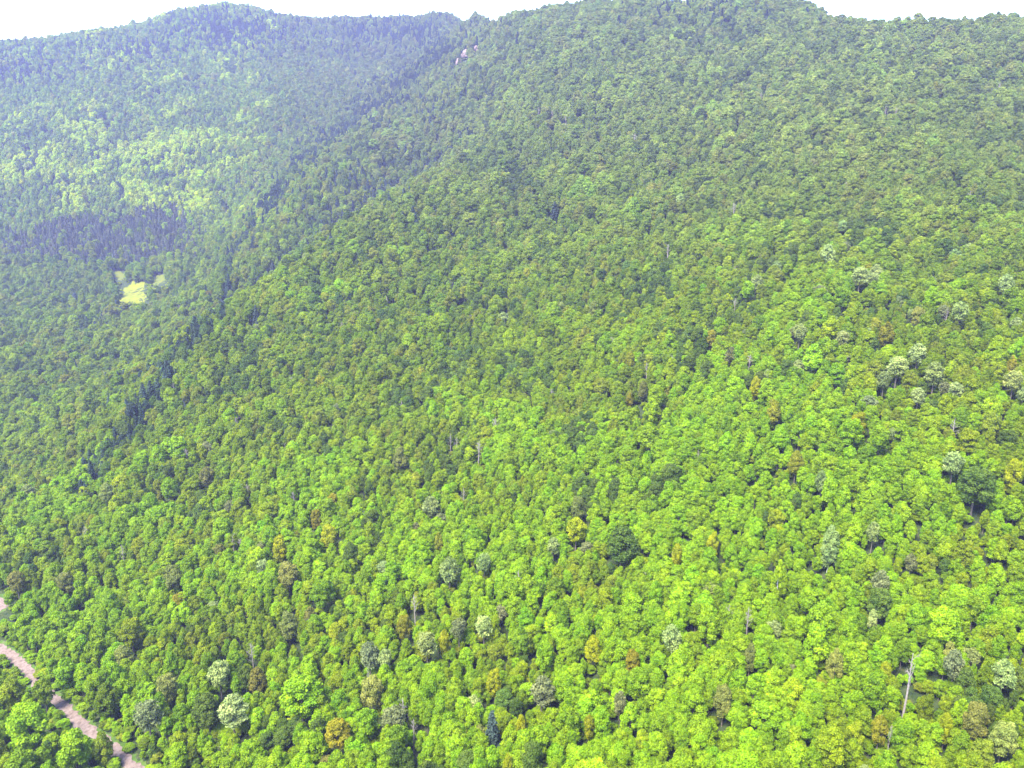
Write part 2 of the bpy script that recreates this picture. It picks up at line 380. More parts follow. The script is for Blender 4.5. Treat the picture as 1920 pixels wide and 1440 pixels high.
# Trees that stand out in the photograph: pixel of the crown's middle, crown radius in pixels, sort, colour, and a phrase for the label.
# sort: b broadleaf, s feathery silver, a autumn-coloured broadleaf, d dead, w birch (white stem), c conifer
SP = [
 # lower left
 (50, 1350, 44, 'b', LIME, 'big round yellow-green tree on the near side of the dirt track'),
 (38, 1432, 40, 'b', LIME, 'big bright lime tree below the round tree beside the dirt track'),
 (138, 1396, 36, 'b', LIME, 'fresh green tree with a leaning crown close under the dirt track'),
 (20, 1290, 30, 'b', YGREEN, None), (190, 1393, 21, 'b', OLIVE, 'olive tree leaning out over the dirt track and hiding a stretch of it'),
 (437, 1332, 34, 's', CREAM, 'cream-white feathery tree, the palest crown on the lower slope'),
 (410, 1262, 26, 's', SILVER, 'pale silver-green tree just above the cream-white feathery tree'),
 (313, 1284, 24, 'a', TAN, 'greyish tan dome-shaped tree between the dirt track and the cream tree'),
 (277, 1340, 30, 's', GREY, 'wide grey-leaved tree just above where the dirt track dips under trees'),
 (387, 1325, 30, 'b', BLUEG, None), (200, 1300, 28, 'b', GREEN, None),
 (472, 1226, 15, 'd', TAN, 'small bleached dead tree above the cream-white feathery tree'),
 (482, 1272, 20, 'a', RUST, 'brownish tree in a dark gap below a small bleached dead tree'),
 (563, 1294, 46, 'b', LIME, 'huge bright lime tree with a bumpy crown beside the cream-white tree'),
 (603, 1104, 27, 'b', LIME, 'bright lime dome standing next to the rust-brown tree'),
 (540, 1072, 26, 'a', RUST, 'rust-brown round tree amid green crowns, left of a bright lime dome'),
 (524, 1023, 19, 'a', YELLOW, 'small yellow-green round tree above the rust-brown tree'),
 (617, 1000, 20, 'a', YELLOW, 'yellow tree just below the small orange-topped tree'),
 (593, 968, 14, 'a', ORANGE, 'small orange-topped tree in the left half, above a yellow one'),
 (323, 1074, 20, 'a', TAN, 'pale straw-coloured tree standing alone among mid green crowns'),
 (120, 1090, 20, 'a', TAN, 'pale tan tree up from the bend where the dirt track leaves the photo'),
 (30, 1087, 18, 'a', RUST, 'reddish brown tree above the pale end of the dirt track'),
 (540, 1164, 22, 'a', TAN, 'tan tree with a narrow crown directly below the rust-brown tree'),
 (320, 1242, 18, 'b', LIME, 'narrow vivid lime tree above the greyish tan dome'),
 (123, 1254, 27, 'b', LIME, 'vivid lime tree on the far side of the dirt track'),
 (148, 1105, 16, 'b', LIME, 'narrow lime tree beside the pale tan tree'),
 (632, 1372, 28, 'a', ORANGE, 'orange-tan tree near the bottom edge, the widest orange crown'),
 (200, 920, 16, 'a', TAN, 'tan tree on the lower edge of the valley side'),
 (80, 1290, 22, 'b', GREEN, None), (180, 1210, 26, 'b', YGREEN, None), (245, 1180, 26, 'b', YGREEN, None),
 (437, 1020, 9, 'd', TAN, 'tiny bleached dead tree among crowns, up from the straw-coloured tree'),
 (230, 1038, 9, 'd', TAN, 'tiny dead grey treetop between the straw-coloured and pale tan trees'),
 # lower middle
 (1080, 987, 22, 'a', YELLOW, 'bright yellow tree beside the large dark blue-green crown'),
 (1167, 1012, 36, 'b', BLUEG, 'large dark blue-green crown, the darkest broadleaf in mid slope'),
 (1270, 1036, 13, 'a', YELLOW, 'small yellow tree to the side of the large dark blue-green crown'),
 (822, 1014, 10, 'a', ORANGE, 'tiny orange treetop above the feathery silver tree'),
 (843, 1066, 24, 's', SILVER, 'feathery silver-grey tree below a tiny orange treetop'),
 (907, 1056, 17, 's', SILVER, 'small silvery tree next to a larger feathery silver-grey one'),
 (778, 1136, 14, 'd', TAN, 'dead grey tree with a fan of bare branches below the silver-grey tree'),
 (757, 1170, 17, 'a', ORANGE, 'orange-yellow tree directly below the fan-shaped dead tree'),
 (833, 1198, 15, 'a', YELLOW, 'yellow-orange tree beside a broad silver crown'),
 (800, 1208, 22, 's', SILVER, 'broad silver crown left beside a yellow-orange tree'),
 (693, 1226, 24, 's', GREY, 'grey-beige feathery tree with a small silvery tree at its side'),
 (722, 1238, 17, 's', SILVER, 'small silvery tree hugging the grey-beige feathery one'),
 (907, 1175, 19, 's', SILVER, 'pale mint tree with a lacy crown, uphill of the pure yellow-topped tree'),
 (860, 1178, 18, 's', GREY, 'soft grey tree between the broad silver crown and the pale mint one'),
 (1023, 1224, 22, 'b', LIME, 'most vivid green dome in the lower middle, above the grey-green tree'),
 (1112, 1214, 19, 'a', YELLOW, 'pure yellow-topped tree rising over a lime skirt'),
 (927, 1274, 18, 'a', YELLOW, 'yellow-tinged tree between the vivid green dome and the fringed beige tree'),
 (697, 1290, 28, 'a', TAN, 'fringed beige tree with straggling pale twigs'),
 (690, 1270, 11, 'd', TAN, 'bare white branch top poking out of the fringed beige tree'),
 (1017, 1294, 28, 's', GREY, 'large grey-green feathery tree under the most vivid green dome'),
 (1163, 1318, 15, 's', GREY, 'little pinkish grey tree by a dark gap'),
 (1105, 1358, 13, 'a', YELLOW, 'small bright yellow tree near the little pinkish grey one'),
 (977, 1360, 12, 'a', YELLOW, 'slim golden tree under the large grey-green feathery tree'),
 (775, 1374, 13, 'd', TAN, 'whitest dead tree with broken top close to the bottom edge'),
 (952, 1432, 14, 'a', YELLOW, 'yellow crown cut by the bottom edge below the slim golden tree'),
 (997, 1418, 26, 'b', BLUEG, 'dark teal tree at the bottom edge beside a yellow crown'),
 (923, 1368, 17, 'c', SPRUCE, 'dark teal conifer between the slim golden tree and the dead one'),
 (1187, 1238, 17, 'a', ORANGE, 'orange-gold tree across a dark gap from the pure yellow-topped tree'),
 (1260, 1194, 22, 's', SILVER, 'lacy silver tree uphill of the orange-gold tree'),
 (1083, 948, 17, 'a', TAN, 'pinkish tan tree above the bright yellow tree at mid slope'),
 (807, 948, 20, 's', SILVER, 'pale grey-green oval crown, alone amid lime and green crowns'),
 # lower right
 (1337, 1013, 14, 'a', YELLOW, 'yellow tree uphill from the thin white birch stem'),
 (1558, 1008, 22, 'w', SILVER, 'birch with a short white stem bared under a silvery crown'),
 (1637, 998, 15, 's', SILVER, 'slim silvery tree beside the birch with the bared white stem'),
 (1462, 1072, 17, 'w', YGREEN, 'birch with a thin pale stem showing over a dark gap'),
 (1652, 1090, 20, 's', GREY, 'grey tree standing above a deep teal one'),
 (1650, 1124, 26, 'b', BLUEG, 'deep teal tree under the grey tree, darkest crown at lower right'),
 (1636, 1162, 11, 's', CREAM, 'tiny cream tree with upright tufts just below the deep teal tree'),
 (1403, 1162, 14, 'd', TAN, 'grey dead top with upright bare twigs amid lime crowns'),
 (1407, 1228, 14, 'a', TAN, 'small tan tree below the dead top with upright twigs'),
 (1567, 1238, 18, 'a', TAN, 'dull tan tree between the tall white snag and the small tan tree'),
 (1704, 1272, 20, 'd', TAN, 'tall white snag with a long bare stem at the lower right'),
 (1790, 1242, 22, 's', GREY, 'pinkish grey feathery tree right beside the tall white snag'),
 (1884, 1262, 24, 's', SILVER, 'mint-silver tree near the edge, beyond the pinkish grey one'),
 (1357, 1312, 22, 'a', TAN, 'soft beige tree with an oval crown below the small tan tree'),
 (1773, 1364, 16, 'a', YELLOW, 'yellow and orange tree below the tall white snag'),
 (1650, 1362, 18, 'a', ORANGE, 'orange-tan thin tree near the foot of the tall white snag'),
 (1668, 1388, 8, 'd', TAN, 'small pale dead top beside the orange-tan thin tree'),
 (1830, 1344, 28, 'a', TAN, 'large khaki tree close to the corner, above a straw one'),
 (1882, 1382, 26, 'a', TAN, 'straw-coloured tree in the corner under the large khaki tree'),
 (1692, 1372, 25, 'b', LIME, 'vivid lime dome next to the orange-tan thin tree'),
 (1560, 1390, 34, 'b', YGREEN, None), (1540, 1150, 32, 'b', LIME, None), (1400, 1440, 34, 'b', LIME, None),
 (1530, 1200, 30, 'b', LIME, None), (1330, 1160, 26, 'b', LIME, None), (1640, 1290, 28, 'b', LIME, None),
 # right middle
 (1613, 517, 19, 's', SILVER, 'silver tree highest of the pale ones on the right slope'),
 (1887, 530, 17, 's', SILVER, 'silver tree by the edge, high on the right slope'),
 (1800, 584, 18, 's', SILVER, 'fluffy silver tree with a tan neighbour on the right slope'),
 (1723, 590, 15, 'a', TAN, 'round dusty tan tree amid silver crowns on the right slope'),
 (1663, 620, 17, 'a', ORANGE, 'brick-tan tree uphill of two big silver crowns'),
 (1500, 624, 17, 's', SILVER, 'single silver tree over a dark hollow, mid right'),
 (1720, 664, 20, 's', SILVER, 'large silver dome below the brick-tan tree'),
 (1683, 688, 22, 's', SILVER, 'largest pale green-silver crown in the silver stand on the right'),
 (1753, 698, 22, 's', SILVER, 'silver crown with a dark side, edge of the silver stand'),
 (1900, 714, 20, 's', SILVER, 'silver tree touching the photo edge, level with the silver stand'),
 (1657, 714, 15, 's', SILVER, 'small silver tree under the largest pale green-silver crown'),
 (1722, 745, 15, 's', CREAM, 'pinkish cream tree at the bottom of the silver stand'),
 (1787, 868, 22, 's', SILVER, 'wide mint-grey tree above a broad dark crown on the right'),
 (1830, 905, 40, 'b', BLUEG, 'very broad dark crown under the wide mint-grey tree'),
 (1540, 900, 14, 's', SILVER, 'little white-green tree between two bright lime crowns'),
 (1477, 504, 16, 'b', LIME, 'bright lime tree high on the right slope, left of the silver stand'),
 (1403, 540, 17, 'b', LIME, 'lime tree high on the slope, down from another lime one'),
 (1580, 553, 20, 'b', LIME, 'tall lime crown just under the highest silver tree'),
 (1747, 553, 18, 'b', LIME, 'lime dome between silver trees high on the right'),
 (1570, 697, 20, 'b', LIME, 'bright lime egg-shaped tree beside the silver stand'),
 (1557, 614, 20, 'b', YGREEN, None), (1525, 665, 22, 'b', LIME, None),
 (1610, 788, 20, 'a', YELLOW, 'golden-topped tree crowning a group of lime trees'),
 (1595, 805, 26, 'b', LIME, 'lime tree tucked under the golden-topped tree'),
 (1650, 818, 24, 'b', LIME, 'lime tree on the downhill side of the golden-topped tree'),
 (1417, 720, 14, 'a', YELLOW, 'small yellow tree on the right slope, level with the silver stand'),
 (1333, 630, 12, 'a', ORANGE, 'small orange-yellow tree halfway up the right slope'),
 (1897, 684, 12, 'a', ORANGE, 'small orange-yellow tree at the edge above a silver tree'),
 (1903, 880, 20, 'a', YELLOW, 'golden tree at the photo edge beyond the very broad dark crown'),
 (1450, 768, 18, 'a', ORANGE, 'tan-orange dome with lime lower branches'),
 (1493, 864, 17, 'a', ORANGE, 'orange-tan treetop over bright lime foliage, mid right'),
 (1445, 450, 8, 'w', GREEN, 'birch with a white stem showing high on the right slope'),
 # middle
 (1230, 738, 21, 'b', LIME, 'upper of two bright lime domes standing one over the other'),
 (1222, 765, 20, 'b', LIME, None),
 (1217, 812, 24, 'b', LIME, 'lower and larger of the stacked bright lime domes'),
 (708, 607, 9, 'a', ORANGE, 'tiny bright orange treetop, the most vivid orange far up the slope'),
 (1182, 674, 12, 'a', YELLOW, 'little golden tree uphill of the stacked lime domes'),
 (1050, 577, 12, 'a', TAN, 'pale peach-tan tree in the middle of the slope'),
 (1113, 577, 13, 'a', TAN, 'pale sandy tree beside a peach-tan one in mid slope'),
 (897, 845, 14, 'd', TAN, 'pinkish dead tree with a short white stem in mid slope'),
 (845, 828, 8, 'd', TAN, 'small white dead stem to the side of the pinkish dead tree'),
 (750, 853, 17, 'a', TAN, 'brownish tan tree further along from the pinkish dead tree'),
 (377, 842, 12, 'a', YELLOW, 'small yellow tree above an orange-brown one near the valley edge'),
 (387, 888, 16, 'a', RUST, 'orange-brown tree just below a small yellow one'),
 (317, 912, 18, 'b', LIME, 'lime tree downhill of the orange-brown one near the valley edge'),
 (313, 832, 18, 'b', LIME, 'lime tree near the valley edge level with a small yellow one'),
 (452, 776, 8, 'd', TAN, 'grey bare treetop near the valley edge'),
 (970, 292, 10, 's', SILVER, 'pale round tree high in the upper middle of the slope'),
 (1183, 376, 9, 'a', ORANGE, 'narrow rusty pink tree high on the slope'),
 (1410, 350, 8, 's', SILVER, None), (1580, 425, 11, 's', SILVER, None),
 (1325, 40 + 180, 7, 'a', YELLOW, None), (1445, 152, 6, 'a', YELLOW, None),
 (845, 470, 7, 'a', ORANGE, 'slim rusty orange tree in the upper middle'),
 (1040, 400, 11, 'c', SPRUCE, 'slim dark green spire among round crowns in the upper middle'),
 (480, 590, 9, 'c', SPRUCE, 'dark pointed conifer just inside the near edge of the slope'),
 (1660, 210, 7, 'd', TAN, None), (1680, 212, 6, 'd', TAN, None), (725, 565, 6, 'd', TAN, None), (1180, 745, 8, 'a', ORANGE, None),
 (1205, 728, 11, 'a', RUST, None), (1060, 225, 6, 'd', TAN, None), (1035, 215, 6, 'd', TAN, None), (1010, 210, 6, 'd', TAN, None),
]
CLEAR = [(872, 108, 8), (893, 95, 7), (857, 120, 7), (1702, 1302, 13), (1703, 1328, 9), (1556, 1034, 9), (1459, 1096, 7), (1444, 458, 6), (897, 858, 8), (110, 1400, 12)]
CREASE = [(835, 92), (760, 150), (690, 212), (620, 262), (562, 308), (510, 372), (470, 430), (432, 490), (425, 555), (385, 612), (330, 680), (270, 760), (215, 832), (150, 905)]
EDGE = [(905, 252), (800, 328), (735, 362), (680, 402), (600, 452), (540, 500), (480, 540)]

def line_dist(px, py, L):
    d = np.full(np.shape(px), 1e9)
    for (a, b), (c, e) in zip(L[:-1], L[1:]):
        t = np.clip(((px - a) * (c - a) + (py - b) * (e - b)) / ((c - a) ** 2 + (e - b) ** 2), 0, 1)
        d = np.minimum(d, np.hypot(px - a - t * (c - a), py - b - t * (e - b)))
    return d

def field_v(px, py):      # how much of the stand is vivid lime, by place on the slope
    px = np.asarray(px, float); py = np.asarray(py, float)
    v = .12 + .66 * sstep(580, 1040, py + .10 * (px - 900))
    v += .30 * np.exp(-(((px - 1480) / 300) ** 2 + ((py - 900) / 260) ** 2))
    v += .22 * np.exp(-(((px - 1500) / 350) ** 2 + ((py - 520) / 120) ** 2))
    v += .10 * np.exp(-(((px - 1050) / 250) ** 2 + ((py - 480) / 90) ** 2))
    v -= .30 * np.exp(-(((px - 1830) / 120) ** 2 + ((py - 820) / 150) ** 2))
    v -= .25 * np.exp(-(((px - 1150) / 90) ** 2 + ((py - 1060) / 110) ** 2))
    v -= .22 * np.exp(-(((px - 330) / 260) ** 2 + ((py - 1140) / 90) ** 2))
    v -= .15 * sstep(380, 150, px) * sstep(1000, 800, py)
    v += .62 * np.exp(-(((px - 200) / 260) ** 2 + ((py - 320) / 95) ** 2))      # bright stand across the valley, its sunlight put into the leaf colour
    return np.clip(v, 0, 1)

def field_con(px, py):    # share of dark conifers
    px = np.asarray(px, float); py = np.asarray(py, float)
    c = np.zeros(px.shape)
    wob = 26 * (n_b(X, Y) - .5) + 30 * (n_a(X, Y) - .5) if px.shape == X.shape else 0
    inband = sstep(-30, 40, px + wob) * sstep(400, 330, px + wob) * sstep(-16, 6, py + wob - (432 - .12 * px)) * sstep(24, -4, py + wob - (470 + .02 * px))
    c = np.maximum(c, .85 * inband)
    c = np.maximum(c, .85 * np.exp(-(((px - 430) / 130) ** 2 + ((py - 55) / 38) ** 2)))       # peak
    c = np.maximum(c, .6 * np.exp(-(((px - 250) / 80) ** 2 + ((py - 95) / 30) ** 2)))
    c = np.maximum(c, .6 * np.exp(-(((px - 40) / 110) ** 2 + ((py - 125) / 35) ** 2)))
    c = np.maximum(c, .7 * np.exp(-(((px - 740) / 150) ** 2 + ((py - 60) / 36) ** 2)))
    c = np.maximum(c, .55 * np.exp(-(((px - 1330) / 120) ** 2 + ((py - 22) / 22) ** 2)))
    w = (9 + 16 * sstep(560, 200, py)) * (.35 + 1.3 * ((px * .013 + py * .029) % 1)) if px.shape != X.shape else (14 + 12 * sstep(560, 200, py)) * (.5 + 1.2 * n_b(X, Y))
    qx = px + (0 if px.shape != X.shape else 40 * (n_a(X, Y) - .5) * sstep(600, 250, py))
    c = np.maximum(c, .86 * np.exp(-(line_dist(qx, py, CREASE) / w) ** 2))           # dark firs down the gully
    c = np.maximum(c, .6 * np.exp(-(line_dist(px + 10, py + 10, EDGE) / 9) ** 2))    # and behind the near brow
    c = np.maximum(c, .22 * np.exp(-(((px - 640) / 130) ** 2 + ((py - 350) / 70) ** 2)))
    c = np.maximum(c, .35 * np.exp(-(((px - 830) / 90) ** 2 + ((py - 170) / 60) ** 2)))
    c = np.maximum(c, .12 * np.exp(-(((px - 250) / 90) ** 2 + ((py - 730) / 60) ** 2)))
    c = np.maximum(c, .5 * np.exp(-(((px - 180) / 40) ** 2 + ((py - 595) / 22) ** 2)))
    return c

# random stand: jittered grid, thinned where nothing of it could be seen
SPC = 3.5
X, Y = np.meshgrid(np.arange(-1440, 1140, SPC), np.arange(100, 2220, SPC * .92))
X = X + (np.arange(X.shape[0])[:, None] % 2) * SPC * .5
X = (X + rng.uniform(-.42, .42, X.shape) * SPC).ravel(); Y = (Y + rng.uniform(-.42, .42, Y.shape) * SPC).ravel()
Z = ground(X, Y)
px, py, dp = project(X, Y, Z + 9.0)
ok = (px > -260) & (px < 2180) & (py < 1640) & (py > -80) & (dp > 80) & (rng.random(len(X)) < 1 - .62 * sstep(230, 680, dp))
X, Y, Z, px, py, dp = (a[ok] for a in (X, Y, Z, px, py, dp))
# hidden behind a ridge by more than the height of a tree: leave out
vis = np.ones(len(X), bool)
for tt in np.linspace(.12, .97, 60):
    vis &= ground(X * tt, Y * tt) + 1.0 < (Z + 26) * tt
X, Y, Z, px, py, dp = (a[vis] for a in (X, Y, Z, px, py, dp))
n = len(X)
hole = (rng.random(n) < .02) | (n_c(X, Y) < .06)
sz = rng.normal(1.0, .25, n).clip(.5, 1.75) * (1 + .4 * (n_b(X, Y) - .5)) * (.57 + .47 * sstep(230, 680, dp))
hgt = sz ** .6 * rng.normal(1.0, .13, n).clip(.68, 1.35) * (.84 + .13 * sstep(250, 700, dp))
sxy = sz * (1.0 + .12 * (rng.random(n) - .5))
rpx = 3.4 * sxy * F / dp
T = []   # the final list: dict per tree

def tree(x, y, s, h, sort, colr, label=None, mid=None):
    return dict(x=float(x), y=float(y), z=float(ground(x, y)), s=float(s), h=float(h), sort=sort, col=colr, label=label)

spx = []
for (a, b, r_, so, c_, lab) in SP:
    lift = 9.6
    if so == 'c': lift = 7.5
    if so == 'd': lift = 9.0
    for _ in range(2):                          # size from the distance at which it stands
        x, y = hit(a, b, lift); d = project(x, y, float(ground(x, y)) + lift)[2]
        s = .78 * r_ * float(d) / F / {'c': 2.4, 'd': 2.9}.get(so, 3.4); h = (.55 + .45 * s) if so not in 'd' else max(.75, .6 + .4 * s)
        if so == 'w': h = 1.05 + .15 * s
        if (a, b) == (1704, 1272): s, h = .8, 1.4
        lift = {'c': 7.5, 'd': 9.0, 'w': 10.2}.get(so, 9.8) * h
    T.append(tree(x, y, s, h, so, c_, lab)); spx.append((a, b, r_, d))
spx = np.array(spx)
keep = ~hole
for (a, b, r_, d) in spx:
    q = np.hypot(px - a, (py - b) * .85)
    depth_gap = np.abs(dp - d)
    keep &= ~((q < .78 * r_ + .42 * rpx) & (dp < d + 14) & (dp > d - 60))
    keep &= ~((q < .55 * (r_ + rpx)) & (depth_gap < 6))
for (a, b, r_) in CLEAR:
    d = project(*hit(a, b), 0)[2]
    x, y = hit(a, b); d = float(project(x, y, float(ground(x, y)))[2])
    keep &= ~((np.hypot(px - a, py - b) < r_ + .6 * rpx) & (dp < d - 1))
    keep &= ~(np.hypot(X - x, Y - y) < 4.5)
small = np.zeros(n, bool)
# the track: nothing tall stands on it or between it and the lens
tz = ground(tl[:, 0], tl[:, 1]); tpx, tpy, td = project(tl[:, 0], tl[:, 1], tz)
dist_t = np.full(n, 1e9); cover = np.zeros(n, bool)
for i in range(len(tl)):
    dist_t = np.minimum(dist_t, np.hypot(X - tl[i, 0], Y - tl[i, 1]))
    if (tpx[i] < 160 or tpx[i] > 213) and tpy[i] > 1100:
        cover |= (np.hypot(px - tpx[i], (py - tpy[i]) * .8) < 11 + .92 * rpx) & (dp < td[i] + 3)
keep &= dist_t > 4.2
small |= cover
for (c, rr) in open_px:
    x, y = hit(*c); d = float(project(x, y, float(ground(x, y)))[2])
    inside = (np.abs(px - c[0]) < rr[0] + 2) & (np.abs(py - c[1]) < rr[1] + 5)
    keep &= ~(inside & (dp < d + 22) & (dp > d - 100))
    gpx, gpy, _ = project(X, Y, Z)
    keep &= ~((np.abs(gpx - c[0]) < rr[0] * .8) & (np.abs(gpy - c[1]) < rr[1] * .8) & (np.abs(dp - d) < 90))
sxy = np.where(small, sxy * .42, sxy); hgt = np.where(small, hgt * .25, hgt)
# a shrub that still hides the track goes
for i in range(len(tl)):
    if (tpx[i] < 160 or tpx[i] > 213) and tpy[i] > 1100:
        spy = project(X, Y, Z + 2.4)[1]
        keep &= ~(small & (np.hypot(px - tpx[i], spy - tpy[i]) < 9 + .4 * rpx) & (dp < td[i] + 3))
shrub = ~keep & (dist_t > 2.3) & ((dp < 420) | (py < 600))
on_meadow = np.zeros(n, bool)
gx_, gy_, _ = project(X, Y, Z)
for (c, rr) in open_px: on_meadow |= (np.abs(gx_ - c[0]) < rr[0] * .8) & (np.abs(gy_ - c[1]) < rr[1] * .8)
for i in range(len(tl)):
    if (tpx[i] < 160 or tpx[i] > 213) and tpy[i] > 1100:
        spy = project(X, Y, Z + 2.0)[1]
        shrub &= ~((np.hypot(px - tpx[i], spy - tpy[i]) < 11 + .3 * rpx) & (dp < td[i] + 3))
shrub &= ~on_meadow & (rng.random(n) < .85)
small |= shrub
sxy = np.where(shrub, sz * .62, sxy); hgt = np.where(shrub, .14 + .16 * rng.random(n), hgt)
idx = np.where(keep | shrub)[0]
v = field_v(px, py) + 1.0 * (n_b(X, Y) - .5) + .4 * (n_a(X, Y) - .5)
con = field_con(px, py); ld = line_dist(px, py, CREASE)
# low undergrowth between the nearer trees
m_ = 9000
ux = rng.uniform(-330, 330, m_); uy = rng.uniform(105, 420, m_); uz = ground(ux, uy); upx, upy, ud = project(ux, uy, uz + 1.5)
good = (upx > -200) & (upx < 2120) & (upy < 1600)
for i in range(len(tl)):
    good &= np.hypot(ux - tl[i, 0], uy - tl[i, 1]) > 2.1
    if (tpx[i] < 160 or tpx[i] > 213) and tpy[i] > 1100: good &= ~((np.hypot(upx - tpx[i], upy - tpy[i]) < 17) & (ud < td[i] + 2))
for k in np.where(good)[0]:
    T.append(dict(x=ux[k], y=uy[k], z=float(uz[k]), s=rng.uniform(.35, .7), h=rng.uniform(.12, .3), sort='b', col=[GREEN, YGREEN, GREEN, OLIVE][k % 4], label=None, small=True))
dark = n_b(Y + 300, X); pat = n_d(X, Y)
ru = rng.random((n, 4))
far = sstep(450, 1350, dp)
for i in idx:
    r0, r1, r2, r3 = ru[i]; so = 'b'
    if small[i] and py[i] < 620: c_ = SUNNY_LIME
    elif r0 < con[i] and ld[i] < 40 and r1 < .35: c_ = BLUEG if r2 < .75 else FIR
    elif r0 < con[i] and not small[i]:
        so = 'c'; c_ = HAZY_PINE if (py[i] > 380 and py[i] < 490 and px[i] < 400) else FIR if ld[i] < 40 else SPRUCE
    else:
        vv = v[i]
        ps = .003 + .05 * math.exp(-(((px[i] - 1700) / 220) ** 2 + ((py[i] - 640) / 170) ** 2)) + .008 * (py[i] > 900)
        pa = .003 + .02 * (pat[i] - .5) * (py[i] > 500)
        if dp[i] > 600: ps *= .25; pa *= .35
        if r1 < ps and not small[i]: so = 's'; c_ = SILVER if r2 < .7 else GREY
        elif r1 < ps + pa and not small[i]: so = 'a'; c_ = [YELLOW, TAN, ORANGE, RUST, TAN, YELLOW][int(r2 * 6)]
        elif r1 > .9965 and dp[i] < 750 and not small[i]: so = 'd'; c_ = TAN
        else:
            k = vv + .5 * (r2 - .5)
            if dark[i] < .24 and r3 < .5: c_ = BLUEG
            elif px[i] < 520 and py[i] < 400 and k > .42: c_ = SUNNY_LIME
            elif 440 < px[i] < 930 and py[i] < 250 + .55 * (900 - px[i]) and r3 < .35: c_ = OLIVE
            elif k > .62: c_ = LIME
            elif k > .40: c_ = YGREEN
            elif r3 < .09: c_ = BLUEG
            elif r3 < .24: c_ = OLIVE
            elif k > .2: c_ = GREEN if r3 < .68 else YGREEN
            else: c_ = GREEN
    T.append(dict(x=X[i], y=Y[i], z=Z[i], s=sxy[i], h=hgt[i], sort=so, col=c_, label=None, small=bool(small[i])))

# ---------------------------------------------------------------- colour and shape of every tree
nt_ = len(T)
tx = np.array([t['x'] for t in T]); ty = np.array([t['y'] for t in T]); tz_ = np.array([t['z'] for t in T])
ts = np.array([t['s'] for t in T]); th = np.array([t['h'] for t in T])
tx_, ty_, td_ = project(tx, ty, tz_ + 9.6 * th)
tr = 3.4 * ts * F / td_
jit = rng.normal(0, 1, (nt_, 3))
for i, t in enumerate(T):
    c = np.array(t['col']) * (1 + .13 * jit[i, 0]) * np.array([1 + .055 * jit[i, 1], 1 + .03 * jit[i, 2], 1 + .1 * jit[i, 2]])
    if t['sort'] == 'b' and t['label'] is None:        # the higher slope's leaves are duller, partly haze put into the colour
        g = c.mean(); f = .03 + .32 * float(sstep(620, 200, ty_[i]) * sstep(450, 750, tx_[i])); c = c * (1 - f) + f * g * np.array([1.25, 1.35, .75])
        c = c * (1 + .30 * float(sstep(560, 440, tx_[i]) * sstep(470, 400, ty_[i])) + .14 * float(sstep(420, 180, ty_[i]) * sstep(700, 1000, tx_[i])))   # brightening for sun and haze on the far slopes, put into the tint
    t['tint'] = np.clip(c, .004, .6)
    t['rot'] = rng.uniform(0, 2 * math.pi)
    t['var'] = {'b': int(rng.integers(0, NB)), 'a': int(rng.integers(0, NB)), 'w': int(rng.integers(0, NB)), 's': NB + int(rng.integers(0, NS - NB)),
                'c': NS + int(rng.integers(0, NC - NS)), 'd': int(rng.integers(0, 3))}[t['sort']]

# which of them become objects of their own: all named ones, and of every sort the 300 that show largest
inframe = (tx_ > -10) & (tx_ < 1930) & (ty_ > -10) & (ty_ < 1440 + .5 * tr)
CAP = {'b': 300, 's': 300, 'a': 300, 'd': 300, 'w': 300, 'c': 300}
chosen = []
for so in 'bsadwc':
    named = [i for i in range(len(SP)) if T[i]['sort'] == so]
    rest = [i for i in range(len(SP), nt_) if T[i]['sort'] == so and inframe[i] and not T[i].get('small')]
    rest.sort(key=lambda i: -tr[i] * (1 if so != 'c' else 1))
    chosen += named + rest[:max(0, CAP[so] - len(named))]
print('TREES', nt_, 'chosen', len(chosen), {so: sum(T[i]['sort'] == so for i in chosen) for so in 'bsadwc'}, {so: sum(t['sort'] == so for t in T) for so in 'bsadwc'})
HAZE_D, HAZE_C = .00012, (.50, .52, 1.0)
SUN_EL, SUN_AZ, SUN_E, SUN_ANG = 58, -140, 3.2, 25
SKY_S, SKY_DUST, EXPO = .15, 2.0, 2.68
# ---------------------------------------------------------------- labels that single each tree out
ANCH = [i for i in range(len(SP)) if T[i]['label'] and T[i]['sort'] in 'dsaw']
SHORT = {
 4: 'the cream-white feathery tree', 10: 'the small dead tree', 14: 'the rust-brown tree', 18: 'the straw-coloured tree', 19: 'the pale tan tree'}
for i in range(len(SP)):
    l = T[i]['label']
    if l and i not in SHORT and T[i]['sort'] in 'dsaw':
        w = l.split(',')[0].split(' ')
        cut = next((k for k, q in enumerate(w) if q in ('with', 'beside', 'below', 'above', 'under', 'amid', 'between', 'near', 'next', 'on', 'in', 'just', 'directly', 'uphill', 'to', 'at', 'by', 'over', 'standing', 'close', 'high', 'left', 'right', 'poking', 'across', 'rising', 'hugging', 'touching', 'crowning', 'further', 'halfway', 'down', 'up', 'highest', 'showing', 'the', 'tucked', 'among') and k > 1), len(w))
        ph = ' '.join(w[:cut])
        if 3 <= len(ph.split()) <= 5: SHORT[i] = 'the ' + ph
cnt = {}
for p_ in SHORT.values(): cnt[p_] = cnt.get(p_, 0) + 1
SHORT = {i: p_ for i, p_ in SHORT.items() if cnt[p_] == 1}
AK = list(SHORT)
used = set(t['label'] for t in T if t['label'])
